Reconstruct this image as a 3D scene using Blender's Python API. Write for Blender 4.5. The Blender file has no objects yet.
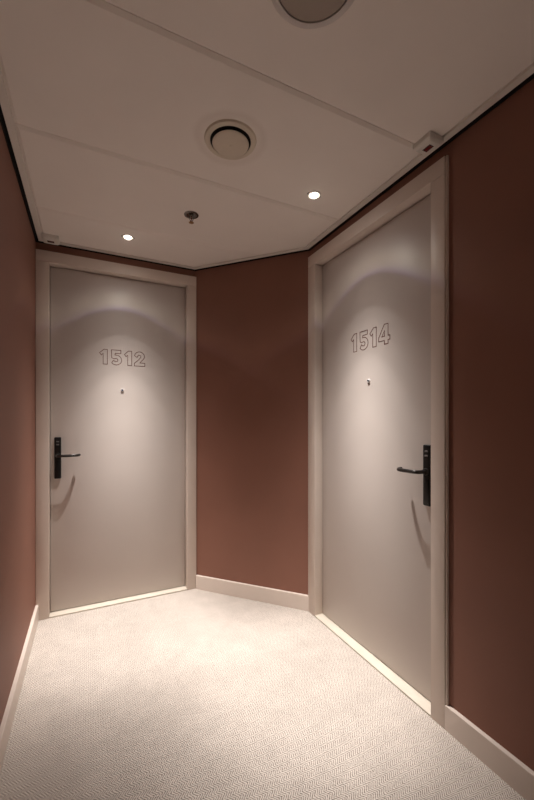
import bpy, bmesh, math, random
from mathutils import Vector, Matrix

random.seed(7)
S = bpy.context.scene
COL = S.collection
PI = math.pi

# ------------------------------------------------------------------ frame of reference
# Room coordinates: x = across the corridor, y = along it towards door 1512, z up.
# The camera stands at the origin of the plan; the corridor is turned 26 degrees to its view.
YAW = math.radians(26.0)
H = 2.30              # ceiling height
EYE = 1.2084          # camera height
XL, XR = -0.2742, 1.2522      # faces of the left / right skirting
YF = 2.591                    # face of the far door frame
A = Vector((XL, YF)); B = Vector((0.6851, YF)); C = Vector((XR, 1.9666))
YB = -2.6                     # far end of the corridor behind the camera
WT = 0.016                    # wall paint lies this far behind the frame and skirting faces

# ------------------------------------------------------------------ camera
cam = bpy.data.cameras.new('camera')
cam.sensor_fit = 'HORIZONTAL'
cam.sensor_width = 24.0
cam.lens = 365.0 / 534.0 * 24.0
cam.shift_y = 21.0 / 534.0
cam.clip_start = 0.02
cam_o = bpy.data.objects.new('camera', cam)
COL.objects.link(cam_o)
cam_o.location = (0, 0, EYE)
cam_o.rotation_euler = (PI / 2, 0, 0)
S.camera = cam_o

# ------------------------------------------------------------------ world and exposure
w = bpy.data.worlds.new('world'); S.world = w
w.use_nodes = True
w.node_tree.nodes['Background'].inputs[0].default_value = (0.02, 0.016, 0.014, 1)
w.node_tree.nodes['Background'].inputs[1].default_value = 0.2
S.view_settings.view_transform = 'Standard'
S.view_settings.look = 'None'
S.view_settings.gamma = 1.0
S.view_settings.use_curve_mapping = False
S.view_settings.exposure = 0.08

LAMP_POWER = 525.0
LAMP_COLOR = (1.0, 0.935, 0.875)
BACK_FILL_POWER = 480.0

# ------------------------------------------------------------------ helpers
def link(o, parent=None):
    COL.objects.link(o)
    if parent is not None:
        o.parent = parent
    return o

def tag(o, label=None, cat=None, group=None, kind=None):
    if label: o['label'] = label
    if cat: o['category'] = cat
    if group: o['group'] = group
    if kind: o['kind'] = kind
    return o

def empty(name, loc=(0, 0, 0), rz=0.0, parent=None):
    o = bpy.data.objects.new(name, None)
    o.empty_display_size = 0.05
    link(o, parent)
    o.location = loc
    o.rotation_euler = (0, 0, rz)
    return o

def room_loc(x, y, z=0.0):
    c, s = math.cos(YAW), math.sin(YAW)
    return (x * c - y * s, x * s + y * c, z)

def obj(name, bm, mat, parent=None, smooth=False, angle=40):
    bmesh.ops.recalc_face_normals(bm, faces=bm.faces)
    me = bpy.data.meshes.new(name)
    bm.to_mesh(me); bm.free()
    me.materials.append(mat)
    if smooth:
        for p in me.polygons: p.use_smooth = True
        try:
            me.set_sharp_from_angle(angle=math.radians(angle))
        except Exception:
            pass
    o = bpy.data.objects.new(name, me)
    link(o, parent)
    return o

def place(o, x, y, z=0.0, rz=0.0):
    o.location = room_loc(x, y, z)
    o.rotation_euler = (0, 0, YAW + rz)
    return o

def box(bm, x0, x1, y0, y1, z0, z1, bev=0.0, seg=2):
    r = bmesh.ops.create_cube(bm, size=1.0)
    vs = r['verts']
    for v in vs:
        v.co.x = x0 + (v.co.x + 0.5) * (x1 - x0)
        v.co.y = y0 + (v.co.y + 0.5) * (y1 - y0)
        v.co.z = z0 + (v.co.z + 0.5) * (z1 - z0)
    if bev > 0:
        es = list({e for v in vs for e in v.link_edges})
        bmesh.ops.bevel(bm, geom=es, offset=bev, segments=seg, affect='EDGES', profile=0.5)
    return bm

def nbox(*a, **k):
    return box(bmesh.new(), *a, **k)

def lathe(bm, prof, n=48, close_ends=True):
    """prof: list of (r, z)"""
    rings = []
    for r, z in prof:
        if r < 1e-6:
            rings.append([bm.verts.new((0, 0, z))])
        else:
            rings.append([bm.verts.new((r * math.cos(2 * PI * k / n), r * math.sin(2 * PI * k / n), z)) for k in range(n)])
    for a, b in zip(rings[:-1], rings[1:]):
        for k in range(n):
            k2 = (k + 1) % n
            if len(a) == 1 and len(b) == 1: continue
            if len(a) == 1: bm.faces.new((a[0], b[k], b[k2]))
            elif len(b) == 1: bm.faces.new((a[k], a[k2], b[0]))
            else: bm.faces.new((a[k], a[k2], b[k2], b[k]))
    return bm

def tube(bm, pts, rad, n=14, flat=1.0, up=Vector((0, 0, 1))):
    """a swept tube with rounded ends; rad may be a list; flat scales the section along `up`"""
    pts = [Vector(p) for p in pts]
    m = len(pts)
    if not isinstance(rad, (list, tuple)): rad = [rad] * m
    rings = []
    for i, p in enumerate(pts):
        t = (pts[min(i + 1, m - 1)] - pts[max(i - 1, 0)]).normalized()
        s = t.cross(up)
        if s.length < 1e-4: s = t.cross(Vector((1, 0, 0)))
        s.normalize()
        u = s.cross(t).normalized()
        rings.append([bm.verts.new(p + (s * math.cos(2 * PI * k / n) + u * math.sin(2 * PI * k / n) * flat) * rad[i]) for k in range(n)])
    for a, b in zip(rings[:-1], rings[1:]):
        for k in range(n):
            k2 = (k + 1) % n
            bm.faces.new((a[k], a[k2], b[k2], b[k]))
    for ring, i, sgn in ((rings[0], 0, -1), (rings[-1], m - 1, 1)):
        j = 1 if i == 0 else m - 2
        t = (pts[i] - pts[j]).normalized()
        c = bm.verts.new(pts[i] + t * rad[i] * 0.45)
        mid = [bm.verts.new(pts[i] + (v.co - pts[i]) * 0.72 + t * rad[i] * 0.32) for v in ring]
        for k in range(n):
            k2 = (k + 1) % n
            bm.faces.new((ring[k], ring[k2], mid[k2], mid[k]))
            bm.faces.new((mid[k], mid[k2], c))
    return bm

def smooth_path(ctrl, n=10):
    """Catmull-Rom through the control points"""
    P = [Vector(c) for c in ctrl]
    P = [P[0] * 2 - P[1]] + P + [P[-1] * 2 - P[-2]]
    out = []
    for i in range(1, len(P) - 2):
        for k in range(n):
            t = k / n
            a, b, c, d = P[i - 1], P[i], P[i + 1], P[i + 2]
            out.append(0.5 * ((2 * b) + (c - a) * t + (2 * a - 5 * b + 4 * c - d) * t * t + (3 * b - a - 3 * c + d) * t ** 3))
    out.append(P[-2])
    return out

# ------------------------------------------------------------------ materials
def new_mat(name):
    m = bpy.data.materials.new(name); m.use_nodes = True
    nt = m.node_tree
    b = nt.nodes['Principled BSDF']
    return m, nt, b

def pmat(name, col, rough=0.5, metal=0.0, vary=0.04, scale=6.0, bump=0.0, bscale=300.0, spec=0.5, coat=0.0):
    m, nt, b = new_mat(name)
    N, L = nt.nodes, nt.links
    tc = N.new('ShaderNodeTexCoord')
    no = N.new('ShaderNodeTexNoise'); no.inputs['Scale'].default_value = scale; no.inputs['Detail'].default_value = 4
    L.new(tc.outputs['Object'], no.inputs['Vector'])
    mr = N.new('ShaderNodeMapRange')
    mr.inputs['From Min'].default_value = 0.3; mr.inputs['From Max'].default_value = 0.7
    mr.inputs['To Min'].default_value = 1 - vary; mr.inputs['To Max'].default_value = 1 + vary
    L.new(no.outputs['Fac'], mr.inputs['Value'])
    mx = N.new('ShaderNodeVectorMath'); mx.operation = 'SCALE'
    mx.inputs[0].default_value = col
    L.new(mr.outputs['Result'], mx.inputs['Scale'])
    L.new(mx.outputs['Vector'], b.inputs['Base Color'])
    b.inputs['Roughness'].default_value = rough
    b.inputs['Metallic'].default_value = metal
    b.inputs['Specular IOR Level'].default_value = spec
    b.inputs['Coat Weight'].default_value = coat
    if bump > 0:
        n2 = N.new('ShaderNodeTexNoise'); n2.inputs['Scale'].default_value = bscale; n2.inputs['Detail'].default_value = 3
        L.new(tc.outputs['Object'], n2.inputs['Vector'])
        bp = N.new('ShaderNodeBump'); bp.inputs['Strength'].default_value = bump; bp.inputs['Distance'].default_value = 0.002
        L.new(n2.outputs['Fac'], bp.inputs['Height'])
        L.new(bp.outputs['Normal'], b.inputs['Normal'])
    return m

M = {}
M['wall'] = pmat('terracotta_wall_paint', (0.252, 0.117, 0.083), 0.62, vary=0.05, scale=2.5, bump=0.12, bscale=220, spec=0.3)
M['leaf'] = pmat('taupe_door_lacquer', (0.615, 0.555, 0.520), 0.42, vary=0.012, scale=3.0, bump=0.03, bscale=500, spec=0.38)
M['frame'] = pmat('taupe_frame_paint', (0.720, 0.625, 0.560), 0.45, vary=0.02, scale=8.0, bump=0.05, bscale=180, spec=0.4)
M['wood'] = pmat('pale_threshold_wood', (0.60, 0.545, 0.47), 0.5, vary=0.05, scale=14.0, bump=0.05, bscale=150)
M['dark'] = pmat('dark_void', (0.012, 0.009, 0.008), 0.9, vary=0.1)
M['black'] = pmat('black_anodised_metal', (0.006, 0.0055, 0.0055), 0.38, metal=0.0, vary=0.08, scale=40, spec=0.35)
M['lever'] = pmat('black_satin_lever', (0.030, 0.026, 0.024), 0.28, metal=0.6, vary=0.08, scale=40, spec=0.7)
M['icon'] = pmat('reader_window_grey', (0.16, 0.15, 0.15), 0.25, vary=0.05)
M['chrome'] = pmat('polished_chrome', (0.80, 0.79, 0.80), 0.22, metal=0.35, vary=0.03)
M['dullchrome'] = pmat('tarnished_chrome', (0.30, 0.28, 0.26), 0.25, metal=1.0, vary=0.3, scale=90)
M['brass'] = pmat('brass_deflector', (0.40, 0.22, 0.10), 0.3, metal=1.0, vary=0.1, scale=60)
M['lens'] = pmat('peephole_glass', (0.03, 0.05, 0.09), 0.05, vary=0.05, coat=1.0)
M['digit'] = pmat('brown_outline_print', (0.150, 0.046, 0.030), 0.5, vary=0.08, scale=60)
M['white'] = pmat('white_enamel', (0.74, 0.71, 0.66), 0.4, vary=0.02)
M['cream'] = pmat('cream_valve_enamel', (0.72, 0.64, 0.53), 0.45, vary=0.03, scale=20)
M['trim'] = pmat('ceiling_edge_profile', (0.80, 0.74, 0.69), 0.5, vary=0.02)
M['rim'] = pmat('speaker_rim_enamel', (0.68, 0.63, 0.60), 0.5, vary=0.02)
M['red'] = pmat('dark_red_indicator', (0.15, 0.008, 0.010), 0.15, vary=0.1, scale=60, coat=0.6)

def ceiling_mat():
    m, nt, b = new_mat('white_ceiling_panel')
    N, L = nt.nodes, nt.links
    tc = N.new('ShaderNodeTexCoord')
    no = N.new('ShaderNodeTexNoise'); no.inputs['Scale'].default_value = 3.0; no.inputs['Detail'].default_value = 5
    L.new(tc.outputs['Object'], no.inputs['Vector'])
    mr = N.new('ShaderNodeMapRange')
    mr.inputs['From Min'].default_value = 0.3; mr.inputs['From Max'].default_value = 0.7
    mr.inputs['To Min'].default_value = 0.975; mr.inputs['To Max'].default_value = 1.02
    L.new(no.outputs['Fac'], mr.inputs['Value'])
    # grubby ring of dust that the air valve blows on to its panel (room coordinates)
    sub = N.new('ShaderNodeVectorMath'); sub.operation = 'DISTANCE'
    sep = N.new('ShaderNodeSeparateXYZ'); L.new(tc.outputs['Object'], sep.inputs[0])
    cmb = N.new('ShaderNodeCombineXYZ'); L.new(sep.outputs[0], cmb.inputs[0]); L.new(sep.outputs[1], cmb.inputs[1])
    n2 = N.new('ShaderNodeTexNoise'); n2.inputs['Scale'].default_value = 9.0
    L.new(cmb.outputs[0], n2.inputs['Vector'])
    L.new(cmb.outputs[0], sub.inputs[0]); sub.inputs[1].default_value = (VENT[0], VENT[1], 0)
    ad = N.new('ShaderNodeMath'); ad.operation = 'MULTIPLY_ADD'
    L.new(n2.outputs['Fac'], ad.inputs[0]); ad.inputs[1].default_value = 0.03
    L.new(sub.outputs['Value'], ad.inputs[2])
    rp = N.new('ShaderNodeValToRGB')
    e = rp.color_ramp.elements
    e[0].position = 0.115; e[0].color = (0.97, 0.965, 0.96, 1)
    e[1].position = 0.165; e[1].color = (1, 1, 1, 1)
    k = rp.color_ramp.elements.new(0.142); k.color = (0.93, 0.92, 0.91, 1)
    L.new(ad.outputs[0], rp.inputs['Fac'])
    mul = N.new('ShaderNodeVectorMath'); mul.operation = 'MULTIPLY'
    L.new(rp.outputs['Color'], mul.inputs[0]); mul.inputs[1].default_value = CEIL_COL
    sc = N.new('ShaderNodeVectorMath'); sc.operation = 'SCALE'
    L.new(mul.outputs[0], sc.inputs[0]); L.new(mr.outputs['Result'], sc.inputs['Scale'])
    L.new(sc.outputs[0], b.inputs['Base Color'])
    b.inputs['Roughness'].default_value = 0.75
    b.inputs['Specular IOR Level'].default_value = 0.25
    n3 = N.new('ShaderNodeTexNoise'); n3.inputs['Scale'].default_value = 260
    L.new(tc.outputs['Object'], n3.inputs['Vector'])
    bp = N.new('ShaderNodeBump'); bp.inputs['Strength'].default_value = 0.06; bp.inputs['Distance'].default_value = 0.002
    L.new(n3.outputs['Fac'], bp.inputs['Height']); L.new(bp.outputs['Normal'], b.inputs['Normal'])
    return m

CEIL_COL = (0.93, 0.865, 0.81)
XM = 0.489                      # middle line of the corridor
VENT = (XM + 0.006, 1.338)

def carpet_mat():
    """looped carpet woven in herringbone rows that run across the corridor"""
    m, nt, b = new_mat('herringbone_carpet')
    N, L = nt.nodes, nt.links
    def math_(op, a=None, bb=None, c=None):
        n = N.new('ShaderNodeMath'); n.operation = op
        for i, v in enumerate((a, bb, c)):
            if v is None: continue
            if isinstance(v, (int, float)): n.inputs[i].default_value = v
            else: L.new(v, n.inputs[i])
        return n.outputs[0]
    tc = N.new('ShaderNodeTexCoord')
    dn = N.new('ShaderNodeTexNoise'); dn.inputs['Scale'].default_value = 55; dn.inputs['Detail'].default_value = 2
    L.new(tc.outputs['Object'], dn.inputs['Vector'])
    sep = N.new('ShaderNodeSeparateXYZ'); L.new(tc.outputs['Object'], sep.inputs[0])
    wob = math_('MULTIPLY', math_('SUBTRACT', dn.outputs['Fac'], 0.5), 0.0045)
    yy = math_('ADD', sep.outputs[1], wob)
    xx = math_('ADD', sep.outputs[0], wob)
    row = 0.0152
    pp = math_('PINGPONG', yy, row)
    ph = math_('DIVIDE', math_('ADD', xx, math_('MULTIPLY', pp, 0.95)), 0.0090)
    tri = math_('MULTIPLY', math_('PINGPONG', ph, 0.5), 2.0)          # 0..1 across one yarn
    # break the yarns up a little
    n2 = N.new('ShaderNodeTexNoise'); n2.inputs['Scale'].default_value = 190; n2.inputs['Detail'].default_value = 3
    L.new(tc.outputs['Object'], n2.inputs['Vector'])
    hgt = math_('ADD', math_('MULTIPLY', tri, 0.62), math_('MULTIPLY', n2.outputs['Fac'], 0.80))
    rp = N.new('ShaderNodeValToRGB')
    e = rp.color_ramp.elements
    e[0].position = 0.32; e[0].color = (*CARPET_DARK, 1)
    e[1].position = 0.84; e[1].color = (*CARPET_LIGHT, 1)
    L.new(hgt, rp.inputs['Fac'])
    # worn and trodden patches
    n3 = N.new('ShaderNodeTexNoise'); n3.inputs['Scale'].default_value = 7.0; n3.inputs['Detail'].default_value = 8; n3.inputs['Roughness'].default_value = 0.78
    L.new(tc.outputs['Object'], n3.inputs['Vector'])
    mr = N.new('ShaderNodeMapRange')
    mr.inputs['From Min'].default_value = 0.35; mr.inputs['From Max'].default_value = 0.65
    mr.inputs['To Min'].default_value = 0.905; mr.inputs['To Max'].default_value = 1.07
    L.new(n3.outputs['Fac'], mr.inputs['Value'])
    sc = N.new('ShaderNodeVectorMath'); sc.operation = 'SCALE'
    L.new(rp.outputs['Color'], sc.inputs[0]); L.new(mr.outputs['Result'], sc.inputs['Scale'])
    L.new(sc.outputs[0], b.inputs['Base Color'])
    b.inputs['Roughness'].default_value = 0.95
    b.inputs['Specular IOR Level'].default_value = 0.1
    bp = N.new('ShaderNodeBump'); bp.inputs['Strength'].default_value = 0.45; bp.inputs['Distance'].default_value = 0.003
    L.new(hgt, bp.inputs['Height']); L.new(bp.outputs['Normal'], b.inputs['Normal'])
    return m

CARPET_DARK = (0.125, 0.098, 0.085)
CARPET_LIGHT = (0.645, 0.583, 0.530)
M['ceiling'] = ceiling_mat()
M['carpet'] = carpet_mat()

def grille_mat():
    m, nt, b = new_mat('perforated_grille')
    N, L = nt.nodes, nt.links
    tc = N.new('ShaderNodeTexCoord')
    mp = N.new('ShaderNodeMapping'); mp.inputs['Scale'].default_value = (480, 480, 1); mp.inputs['Rotation'].default_value = (0, 0, 0.5)
    L.new(tc.outputs['Object'], mp.inputs['Vector'])
    vo = N.new('ShaderNodeTexVoronoi'); vo.inputs['Scale'].default_value = 1.0; vo.inputs['Randomness'].default_value = 0.0
    vo.voronoi_dimensions = '2D'
    L.new(mp.outputs[0], vo.inputs['Vector'])
    rp = N.new('ShaderNodeValToRGB')
    rp.color_ramp.elements[0].position = 0.30; rp.color_ramp.elements[0].color = (0.13, 0.10, 0.082, 1)
    rp.color_ramp.elements[1].position = 0.40; rp.color_ramp.elements[1].color = (0.56, 0.48, 0.41, 1)
    L.new(vo.outputs['Distance'], rp.inputs['Fac'])
    L.new(rp.outputs['Color'], b.inputs['Base Color'])
    b.inputs['Roughness'].default_value = 0.5
    return m
M['grille'] = grille_mat()

def glow_mat():
    m, nt, b = new_mat('lit_lamp_lens')
    b.inputs['Base Color'].default_value = (1, 0.95, 0.85, 1)
    b.inputs['Emission Color'].default_value = (1.0, 0.90, 0.76, 1)
    b.inputs['Emission Strength'].default_value = 11.0
    return m
M['glow'] = glow_mat()

# ------------------------------------------------------------------ the room shell
def poly_prism(bm, pts, z0, z1, inset_bottom=0.0, chamfer=0.0):
    """upright prism over a convex polygon; the lower edge may be chamfered"""
    n = len(pts)
    pts = [Vector(p) for p in pts]
    area = sum(pts[i].x * pts[(i + 1) % n].y - pts[(i + 1) % n].x * pts[i].y for i in range(n))
    if area < 0: pts.reverse()
    top = [bm.verts.new((p.x, p.y, z1)) for p in pts]
    if chamfer > 0:
        ins = inset_poly(pts, inset_bottom)
        mid = [bm.verts.new((p.x, p.y, z0 + chamfer)) for p in pts]
        bot = [bm.verts.new((p.x, p.y, z0)) for p in ins]
        loops = [top, mid, bot]
    else:
        bot = [bm.verts.new((p.x, p.y, z0)) for p in pts]
        loops = [top, bot]
    for a, b in zip(loops[:-1], loops[1:]):
        for i in range(n):
            j = (i + 1) % n
            bm.faces.new((a[i], a[j], b[j], b[i]))
    bm.faces.new(top); bm.faces.new(list(reversed(loops[-1])))
    return bm

def inset_poly(pts, d):
    n = len(pts); out = []
    for i in range(n):
        a, b, c = pts[i - 1], pts[i], pts[(i + 1) % n]
        e1 = (b - a).normalized(); e2 = (c - b).normalized()
        n1 = Vector((-e1.y, e1.x)); n2 = Vector((-e2.y, e2.x))
        k = (n1 + n2); k = k / k.length_squared * 2
        out.append(b + k * d)
    return out

def clip_y(pts, y0, y1):
    def half(ps, f):
        out = []
        for i in range(len(ps)):
            a, b = ps[i - 1], ps[i]
            fa, fb = f(a), f(b)
            if fa >= 0 and fb >= 0: out.append(b)
            elif fa >= 0 > fb: out.append(a + (b - a) * (fa / (fa - fb)))
            elif fa < 0 <= fb: out.append(a + (b - a) * (fa / (fa - fb))); out.append(b)
        return out
    r = half(pts, lambda p: p.y - y0)
    r = half(r, lambda p: y1 - p.y) if r else r
    return r

room = [Vector((XL, YB)), Vector((XR, YB)), C, B, A]      # counter-clockwise, frame faces

def structure(o, label, cat):
    return tag(o, label, cat, kind='structure')

# floor
fl = obj('floor', poly_prism(bmesh.new(), inset_poly(room, -0.13), -0.10, 0.0), M['carpet'])
place(fl, 0, 0)
structure(fl, 'pale beige herringbone carpet floor of the corridor', 'floor')

# ceiling: deck above, with panels, edge profiles hung below it
ZC = H + 0.055
ce = obj('ceiling', poly_prism(bmesh.new(), inset_poly(room, -0.115), ZC, ZC + 0.06), M['dark'])
place(ce, 0, 0)
structure(ce, 'off-white suspended ceiling of wide panels with dark shadow gap at the walls', 'ceiling')
inner = inset_poly(room, 0.027)
cuts = [1.046 + 0.573 * k for k in range(-7, 4)]
for y0, y1 in zip(cuts[:-1], cuts[1:]):
    ps = clip_y(inner, max(y0, YB) + 0.0014, y1 - 0.0014)
    if len(ps) < 3: continue
    # drop doubled points
    q = []
    for p in ps:
        if not q or (p - q[-1]).length > 1e-5: q.append(p)
    if (q[0] - q[-1]).length < 1e-5: q.pop()
    obj('ceiling_panel', poly_prism(bmesh.new(), q, H, ZC, inset_bottom=0.0120, chamfer=0.0075), M['ceiling'], ce)
# edge profile: one mitred length along every wall
outer = inset_poly(room, 0.0)
inn2 = inset_poly(room, 0.0265)
for i in range(5):
    j = (i + 1) % 5
    obj('edge_profile', poly_prism(bmesh.new(), [outer[i], outer[j], inn2[j], inn2[i]], H - 0.0015, ZC), M['trim'], ce)

# near-black strip added to paint shade into the slot between ceiling and walls
gap0, gap1 = inset_poly(room, -WT - 0.002), inset_poly(room, -WT + 0.003)
for i in range(5):
    j = (i + 1) % 5
    obj('gap_shade_strip', poly_prism(bmesh.new(), [gap0[i], gap0[j], gap1[j], gap1[i]], H - 0.005, ZC), M['dark'], ce)

# walls: local x runs along the wall, local y points into the wall
def wall_frame(p0, p1):
    d = (p1 - p0); return d.length, math.atan2(d.y, d.x)

def make_wall(name, p0, p1, opening, label, ext0=0.08, ext1=0.08):
    ln, rz = wall_frame(p0, p1)
    bm = bmesh.new()
    z1 = ZC
    if opening is None:
        box(bm, -ext0, ln + ext1, WT, WT + 0.10, 0.0, z1)
    else:
        a, b, top = opening
        # one U-shaped slab around the doorway
        xs = [-ext0, a, b, ln + ext1]
        pts = [(xs[0], 0), (a, 0), (a, top), (b, top), (b, 0), (xs[3], 0), (xs[3], z1), (xs[0], z1)]
        f = [bm.verts.new((x, WT, z)) for x, z in pts]
        g = [bm.verts.new((x, WT + 0.10, z)) for x, z in pts]
        bm.faces.new(f); bm.faces.new(list(reversed(g)))
        for i in range(8):
            j = (i + 1) % 8
            bm.faces.new((f[i], f[j], g[j], g[i]))
    o = obj(name, bm, M['wall'])
    place(o, p0.x, p0.y, 0, rz)
    structure(o, label, 'wall')
    return o

LB = Vector((XL, YB)); RB = Vector((XR, YB))
# door geometry along its wall: frame outer edges and opening
D12 = dict(o0=-0.0150, i0=0.0545, i1=0.9050, o1=0.9710)
D14 = dict(o0=-0.006, i0=0.0714, i1=0.9215, o1=0.9865)
FTOP, OTOP = 2.2485, 2.180
make_wall('wall_left', LB, A, None, 'reddish-brown painted wall running along the side of door 1512')
make_wall('wall_back', A, B, (D12['i0'] - 0.03, D12['i1'] + 0.03, OTOP + 0.03), 'brown painted end wall around door 1512')
make_wall('wall_corner', B, C, None, 'reddish-brown painted slanted wall between doors 1512 and 1514')
make_wall('wall_right', C, RB, (D14['i0'] - 0.03, D14['i1'] + 0.03, OTOP + 0.03), 'dark brown painted wall that holds door 1514')
make_wall('wall_front', RB, LB, None, 'brown painted wall closing the corridor opposite door 1512')

# skirting boards
def skirting(name, p0, p1, x0, x1, label):
    ln, rz = wall_frame(p0, p1)
    bm = bmesh.new()
    hgt = 0.097
    prof = [(WT, 0), (0, 0), (0, hgt - 0.003), (0.0012, hgt - 0.0008), (0.003, hgt), (WT, hgt)]
    a = [bm.verts.new((x0, y, z)) for y, z in prof]
    b = [bm.verts.new((x1, y, z)) for y, z in prof]
    for i in range(len(prof)):
        j = (i + 1) % len(prof)
        bm.faces.new((a[i], a[j], b[j], b[i]))
    bm.faces.new(a); bm.faces.new(list(reversed(b)))
    o = obj(name, bm, M['frame'])
    place(o, p0.x, p0.y, 0, rz)
    structure(o, label, 'baseboard')
    return o

skirting('baseboard_left', LB, A, 0.0, (A - LB).length - 0.001, 'taupe skirting board along the wall that meets door 1512')
skirting('baseboard_corner', B, C, 0.009, (C - B).length + 0.003, 'short taupe skirting board between doors 1512 and 1514')
skirting('baseboard_right', C, RB, D14['o1'] + 0.0005, (RB - C).length, 'taupe skirting board running on from the frame of door 1514')
skirting('baseboard_front', RB, LB, WT, (LB - RB).length - WT, 'taupe skirting board at the closed end of the corridor')

# ------------------------------------------------------------------ door numerals (outlines, in cap heights)
def arc(cx, cy, rx, ry, a0, a1, n=12):
    return [(cx + rx * math.cos(math.radians(a0 + (a1 - a0) * k / n)), cy + ry * math.sin(math.radians(a0 + (a1 - a0) * k / n))) for k in range(n + 1)]

GLYPH = {
    '1': (0.48, [[(0.0, 0.745), (0.27, 1.0), (0.48, 1.0), (0.48, 0.0), (0.22, 0.0), (0.22, 0.705), (0.11, 0.60)]]),
    '5': (0.69, [[(0.04, 1.0), (0.64, 1.0), (0.64, 0.775), (0.275, 0.775), (0.265, 0.655)]
                 + arc(0.335, 0.325, 0.355, 0.335, 92, -142, 20)
                 + [(0.165, 0.295)]
                 + arc(0.325, 0.32, 0.125, 0.115, -130, 110, 14)
                 + [(0.20, 0.395), (0.06, 0.465)]]),
    '2': (0.70, [[(0.0, 0.715)] + arc(0.345, 0.69, 0.325, 0.31, 150, -32, 16)
                 + [(0.365, 0.225), (0.70, 0.225), (0.70, 0.0), (0.0, 0.0), (0.0, 0.185)]
                 + [(0.30, 0.455)] + arc(0.325, 0.665, 0.105, 0.105, -32, 140, 10) + [(0.185, 0.60)]]),
    '4': (0.78, [[(0.395, 1.0), (0.655, 1.0), (0.655, 0.40), (0.78, 0.40), (0.78, 0.19), (0.655, 0.19), (0.655, 0.0), (0.40, 0.0),
                  (0.40, 0.19), (0.0, 0.19), (0.0, 0.375)],
                 [(0.41, 0.40), (0.41, 0.69), (0.225, 0.40)]]),
}

def ribbon(bm, pts, wd, t0, t1, scale, ox, oz):
    """closed raised line in the x-z plane, standing out towards -y"""
    P = [Vector((ox + x * scale, oz + z * scale)) for x, z in pts]
    n = len(P)
    sides = []
    for sgn in (-0.5, 0.5):
        ring = []
        for i in range(n):
            a, b, c = P[i - 1], P[i], P[(i + 1) % n]
            e1 = (b - a).normalized(); e2 = (c - b).normalized()
            n1 = Vector((-e1.y, e1.x)); n2 = Vector((-e2.y, e2.x))
            k = n1 + n2
            k = n1 if k.length < 0.2 else k / k.length_squared * 2
            if k.length > 2.2: k = k.normalized() * 2.2
            ring.append(b + k * wd * sgn)
        sides.append(ring)
    loops = [[bm.verts.new((p.x, y, p.y)) for p in ring] for ring, y in ((sides[0], t0), (sides[0], t1), (sides[1], t1), (sides[1], t0))]
    for li in range(4):
        a, b = loops[li], loops[(li + 1) % 4]
        for i in range(n):
            j = (i + 1) % n
            bm.faces.new((a[i], a[j], b[j], b[i]))

# ------------------------------------------------------------------ doors
LEAF = 0.055           # leaf face behind the frame face

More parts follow.
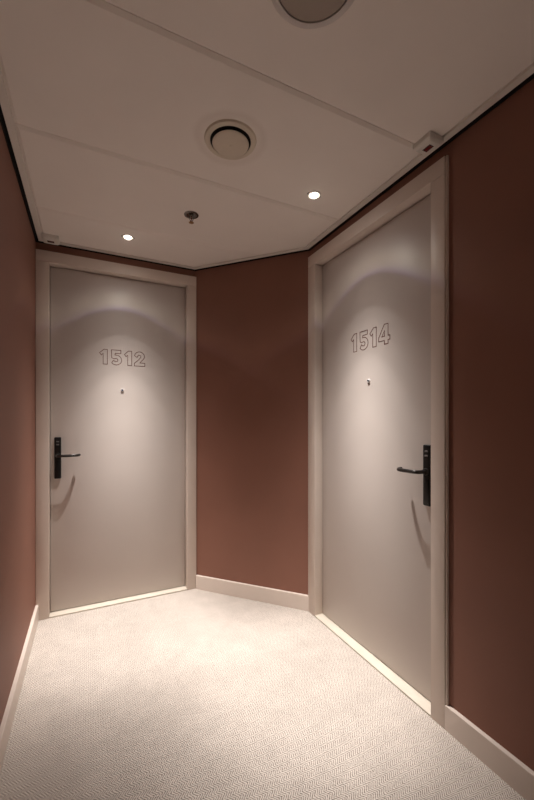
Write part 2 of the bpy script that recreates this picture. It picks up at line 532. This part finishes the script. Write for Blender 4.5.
def make_door(name, p0, p1, g, number, starts, hand, label):
    ln, rz = wall_frame(p0, p1)
    root = empty(name)
    place(root, p0.x, p0.y, 0, rz)
    structure(root, label, 'door')
    i0, i1, o0, o1 = g['i0'], g['i1'], g['o0'], g['o1']
    mid = (i0 + i1) / 2
    # frame: two jambs with the head laid across them
    dep = 0.112
    obj('frame_jamb', nbox(o0, i0, 0, dep, 0, OTOP - 0.0004, 0.0015), M['frame'], root, True)
    obj('frame_jamb', nbox(i1, o1, 0, dep, 0, OTOP - 0.0004, 0.0015), M['frame'], root, True)
    obj('frame_head', nbox(o0, o1, 0, dep, OTOP + 0.0004, FTOP, 0.0015), M['frame'], root, True)
    if number == '1514':
        obj('cover_strip', nbox(o1 + 0.001, o1 + 0.0075, 0.005, WT, 0.098, FTOP, 0.001), M['frame'], root, True)
    obj('threshold', nbox(i0, i1, 0.0005, 0.115, 0.0, 0.009, 0.0012), M['wood'], root, True)
    # rebate stop behind the leaf, closes the doorway
    leaf = obj('door_leaf', nbox(i0 + 0.003, i1 - 0.003, LEAF, LEAF + 0.05, 0.0135, OTOP - 0.005, 0.0012), M['leaf'], root, True)
    bm = bmesh.new()
    for x0, x1, z0, z1 in ((i0 + 0.0005, i0 + 0.018, 0.0095, OTOP - 0.0005), (i1 - 0.018, i1 - 0.0005, 0.0095, OTOP - 0.0005),
                           (i0 + 0.018, i1 - 0.018, OTOP - 0.02, OTOP - 0.0005), (i0 + 0.018, i1 - 0.018, 0.0095, 0.02)):
        box(bm, x0, x1, LEAF + 0.051, LEAF + 0.057, z0, z1)
    obj('rebate_seal', bm, M['dark'], root)
    # number
    for ch, st in zip(number, starts):
        bm = bmesh.new()
        for ring in GLYPH[ch][1]:
            ribbon(bm, ring, 0.0034, LEAF - 0.0008, LEAF + 0.0002, 0.0980, mid + st * 0.985, 1.5862)
        d = obj('number_outline', bm, M['digit'], leaf)
        d['label'] = 'brown outlined numeral %s' % ch
    # peephole
    bm = lathe(bmesh.new(), [(0.0, 0.0), (0.0105, 0.0), (0.0105, 0.0030), (0.0088, 0.0062), (0.0066, 0.0070), (0.0052, 0.0040), (0.0, 0.0022)], 28)
    pe = obj('peephole', bm, M['chrome'], root, True)
    pe.location = (mid - 0.003, LEAF, 1.4165); pe.rotation_euler = (PI / 2, 0, 0)
    bm = lathe(bmesh.new(), [(0.0, 0.0066), (0.0030, 0.0060), (0.0054, 0.0042)], 24)
    obj('peephole_lens', bm, M['lens'], pe, True)
    # electronic lock: tall plate, reader windows, lever
    s = 1 if hand == 'left' else -1
    px = i0 + 0.0435 if hand == 'left' else i1 - 0.0545
    pt = 0.017
    lock = obj('lock_plate', nbox(px - 0.0188, px + 0.0188, LEAF - pt, LEAF, 0.846, 1.107, 0.0055, 3), M['black'], root, True)
    for dz in (1.079, 1.060):
        obj('reader_window', nbox(px - 0.008, px + 0.008, LEAF - pt - 0.0009, LEAF - pt + 0.001, dz - 0.0042, dz + 0.0042, 0.0008), M['icon'], lock, True)
    # recessed lower cover line
    obj('cover_panel', nbox(px - 0.0135, px + 0.0135, LEAF - pt - 0.0010, LEAF - pt + 0.001, 0.858, 0.962, 0.0009), M['black'], lock, True)
    zl = 0.993
    ro = obj('lever_rose', lathe(bmesh.new(), [(0, 0.0), (0.0150, 0.0), (0.0150, 0.006), (0.0128, 0.0095), (0.0, 0.0095)], 32), M['lever'], lock, True)
    ro.location = (px, LEAF - pt, zl); ro.rotation_euler = (PI / 2, 0, 0)
    path = smooth_path([(px, LEAF - pt, zl), (px, LEAF - 0.048, zl), (px + s * 0.006, LEAF - 0.066, zl), (px + s * 0.022, LEAF - 0.0735, zl),
                        (px + s * 0.055, LEAF - 0.0745, zl), (px + s * 0.086, LEAF - 0.0735, zl), (px + s * 0.103, LEAF - 0.0680, zl),
                        (px + s * 0.1135, LEAF - 0.058, zl), (px + s * 0.119, LEAF - 0.046, zl), (px + s * 0.121, LEAF - 0.037, zl)], 8)
    lv = obj('lever', tube(bmesh.new(), path, 0.0088, 16, flat=0.95), M['lever'], lock, True, 60)
    return root

make_door('door_1', A, B, D12, '1512', (-0.145, -0.076, 0.010, 0.075), 'left',
          'taupe hotel room door numbered 1512 with black lever lock, in a taupe frame')
make_door('door_2', C, RB, D14, '1514', (-0.147, -0.077, 0.005, 0.070), 'right',
          'taupe hotel room door numbered 1514 with black lever lock, in a taupe frame')

# ------------------------------------------------------------------ ceiling fittings
def beam_nodes(light, power_col):
    """angular distribution of a narrow lens downlight: bright core, weak skirt, faint ring at its rim"""
    light.use_nodes = True
    nt = light.node_tree
    N, L = nt.nodes, nt.links
    em = N['Emission']
    tc = N.new('ShaderNodeTexCoord')
    sep = N.new('ShaderNodeSeparateXYZ'); L.new(tc.outputs['Normal'], sep.inputs[0])
    ab = N.new('ShaderNodeMath'); ab.operation = 'ABSOLUTE'; L.new(sep.outputs[2], ab.inputs[0])
    ac = N.new('ShaderNodeMath'); ac.operation = 'ARCCOSINE'; L.new(ab.outputs[0], ac.inputs[0])
    dv = N.new('ShaderNodeMath'); dv.operation = 'DIVIDE'; L.new(ac.outputs[0], dv.inputs[0]); dv.inputs[1].default_value = PI / 2
    rp = N.new('ShaderNodeValToRGB')
    cr = rp.color_ramp
    cr.interpolation = 'LINEAR'
    for pos, col in power_col:
        if pos == 0: cr.elements[0].position = 0; cr.elements[0].color = (*col, 1)
        elif pos == 1: cr.elements[-1].position = 1; cr.elements[-1].color = (*col, 1)
        else:
            e = cr.elements.new(pos); e.color = (*col, 1)
    L.new(dv.outputs[0], rp.inputs['Fac'])
    L.new(rp.outputs['Color'], em.inputs['Color'])

def g(v, b=1.0): return (v, v, v * b)
BEAM = [(a / 90.0, g(v / 1.5, b)) for a, v, b in (
    (0, 1.02, 1), (5, 1.02, 1), (9, 1.0, 1), (12, 0.86, 1), (16, 0.49, 1), (20, 0.25, 1), (25, 0.088, 1), (29, 0.040, 1), (32, 0.0225, 1),
    (33.8, 0.0170, 1), (34.8, 0.0095, 1), (40, 0.0056, 1), (45.3, 0.0036, 1), (46.4, 0.0045, 1.45), (47.8, 0.0072, 1.15), (50, 0.0074, 0.94),
    (54, 0.0054, 0.95), (59, 0.0028, 1), (66, 0.0010, 1), (90, 0.0, 1))]

def downlight(x, y, label, power):
    root = empty('downlight')
    place(root, x, y, H)
    tag(root, label, 'downlight', 'recessed ceiling downlights')
    bm = lathe(bmesh.new(), [(0.0185, -0.0006), (0.0235, -0.0006), (0.0255, -0.0015), (0.0275, -0.0030), (0.0320, -0.0022), (0.0330, 0.0)], 40)
    obj('rim', bm, M['white'], root, True)
    for sx in (-1, 1):
        obj('spring_clip', nbox(sx * 0.0335 - 0.0022, sx * 0.0335 + 0.0022, -0.005, 0.005, -0.0022, 0.0, 0.0006), M['dark'], root)
    bm = lathe(bmesh.new(), [(0.0190, 0.003), (0.0186, -0.0030), (0.0165, -0.0070), (0.0115, -0.0105), (0.0, -0.0125)], 40)
    obj('lens', bm, M['glow'], root, True)
    li = bpy.data.lights.new('downlight_beam', 'SPOT')
    li.energy = power
    li.color = LAMP_COLOR
    li.spot_size = math.radians(178)
    li.spot_blend = 0.0
    li.shadow_soft_size = 0.005
    beam_nodes(li, BEAM)
    lo = bpy.data.objects.new('lamp', li)
    link(lo, root)
    lo.location = (0, 0, -0.018)
    return root

downlight(0.208, 2.308, 'small lit recessed downlight between the sprinkler head and door 1512', LAMP_POWER)
downlight(0.977, 1.485, 'small lit recessed downlight between the round air valve and door 1514', LAMP_POWER)
for yy in (-1.3,):  # unseen lamp added behind the camera to lift bounced light on ceiling and frames
    downlight(XM, yy, 'unseen added fill downlight further back along the corridor', BACK_FILL_POWER)

# air valve
root = empty('air_valve'); place(root, VENT[0], VENT[1], H)
tag(root, 'round cream air valve with a dished centre disc in the ceiling', 'air vent')
obj('flange', lathe(bmesh.new(), [(0.0785, -0.0058), (0.0800, -0.0082), (0.083, -0.0090), (0.090, -0.0090), (0.0975, -0.0065), (0.1010, 0.0)], 72), M['cream'], root, True)
obj('throat_shade_lid', lathe(bmesh.new(), [(0.0785, -0.0058), (0.0780, -0.0010), (0.0, -0.0010)], 64), M['dark'], root, True)  # near-black lid under the panel, painting the shaded depth of the opening
obj('disc', lathe(bmesh.new(), [(0.0, -0.0230), (0.010, -0.0227), (0.045, -0.0213), (0.062, -0.0196), (0.0695, -0.0175), (0.0710, -0.0158), (0.070, -0.0145), (0.0, -0.0140)], 72), M['cream'], root, True)
obj('disc_stem', lathe(bmesh.new(), [(0.006, -0.0010), (0.006, -0.0140)], 16), M['dark'], root)
obj('disc_screw', lathe(bmesh.new(), [(0.0, -0.0247), (0.004, -0.0243), (0.0055, -0.0227)], 20), M['cream'], root, True)

# loudspeaker
root = empty('ceiling_loudspeaker'); place(root, XM + 0.012, 0.755, H)
tag(root, 'round ceiling loudspeaker with brownish perforated grille and white rim', 'loudspeaker')
obj('rim', lathe(bmesh.new(), [(0.0990, 0.002), (0.0988, -0.0058), (0.1010, -0.0066), (0.112, -0.0050), (0.1185, 0.0)], 80), M['rim'], root, True)
obj('grille', lathe(bmesh.new(), [(0.0, -0.0072), (0.05, -0.0066), (0.085, -0.0050), (0.0968, -0.0030), (0.0972, 0.001)], 80), M['grille'], root, True)
obj('gap_ring', lathe(bmesh.new(), [(0.0965, -0.0010), (0.0995, -0.0010)], 80), M['dark'], root)

# sprinkler
root = empty('sprinkler_head'); place(root, XM - 0.002, 1.912, H)
tag(root, 'small metal sprinkler head hanging from the ceiling', 'sprinkler')
obj('escutcheon', lathe(bmesh.new(), [(0.0380, 0.0), (0.0375, -0.0025), (0.033, -0.0042), (0.022, -0.0036), (0.0165, -0.0012), (0.0, -0.0010)], 48), M['dullchrome'], root, True)
obj('body', lathe(bmesh.new(), [(0.0105, -0.001), (0.0105, -0.010), (0.0085, -0.013), (0.0, -0.013)], 20), M['dullchrome'], root, True)
for s in (-1, 1):
    obj('frame_arm', tube(bmesh.new(), smooth_path([(s * 0.008, 0, -0.011), (s * 0.0095, 0, -0.020), (s * 0.0070, 0, -0.030), (s * 0.002, 0, -0.037)], 5), 0.0018, 8, up=Vector((0, 1, 0))), M['dullchrome'], root, True)
obj('glass_bulb', lathe(bmesh.new(), [(0.0, -0.013), (0.0022, -0.015), (0.0026, -0.024), (0.0018, -0.034), (0.0, -0.036)], 12), M['red'], root, True)
bm = lathe(bmesh.new(), [(0.0, -0.0370), (0.0045, -0.0375), (0.0050, -0.0410), (0.0, -0.0412)], 20)
obj('boss', bm, M['brass'], root, True)
bm = bmesh.new()
n = 36; ring0, ring1 = [], []
for k in range(n):
    a = 2 * PI * k / n
    r = 0.0135 if (k % 3) else 0.0095
    ring0.append(bm.verts.new((r * math.cos(a), r * math.sin(a), -0.0412)))
    ring1.append(bm.verts.new((r * math.cos(a), r * math.sin(a), -0.0426)))
bm.faces.new(ring0); bm.faces.new(list(reversed(ring1)))
for k in range(n):
    bm.faces.new((ring0[k], ring0[(k + 1) % n], ring1[(k + 1) % n], ring1[k]))
obj('deflector', bm, M['brass'], root)

# smoke alarm remote indicators beside each door
def indicator(x, y, label, sx, sy, wx, wy):
    root = empty('alarm_indicator'); place(root, x, y, H)
    tag(root, label, 'indicator', 'alarm indicators on the ceiling')
    bm = bmesh.new()
    lay = [(1.0, 0.0), (1.0, -0.0165), (0.985, -0.0185), (0.90, -0.0250), (0.88, -0.0258)]
    loops = []
    for k, z in lay:
        hx, hy = sx / 2 - (1 - k) * 0.08, sy / 2 - (1 - k) * 0.08
        rr = 0.004
        loop = []
        for cx, cy, a0 in ((hx - rr, hy - rr, 0), (-hx + rr, hy - rr, 90), (-hx + rr, -hy + rr, 180), (hx - rr, -hy + rr, 270)):
            for q in range(4):
                a = math.radians(a0 + 30 * q)
                loop.append(bm.verts.new((cx + rr * math.cos(a), cy + rr * math.sin(a), z)))
        loops.append(loop)
    for a, b in zip(loops[:-1], loops[1:]):
        for i in range(16):
            j = (i + 1) % 16
            bm.faces.new((a[i], a[j], b[j], b[i]))
    bm.faces.new(loops[0]); bm.faces.new(list(reversed(loops[-1])))
    obj('housing', bm, M['white'], root, True, 25)
    obj('window_bezel', nbox(-wx / 2 - 0.0025, wx / 2 + 0.0025, -wy / 2 - 0.0025, wy / 2 + 0.0025, -0.0266, -0.0256), M['dark'], root)
    r = obj('indicator_window', nbox(-wx / 2, wx / 2, -wy / 2, wy / 2, -0.0278, -0.0264, 0.0006), M['red'], root, True)
    return root

indicator(1.191, 1.006, 'small white alarm indicator with red window over door 1514, at a ceiling panel joint', 0.078, 0.084, 0.018, 0.030)
indicator(-0.204, 2.515, 'small white alarm indicator tucked into the ceiling corner above door 1512', 0.088, 0.084, 0.030, 0.018)
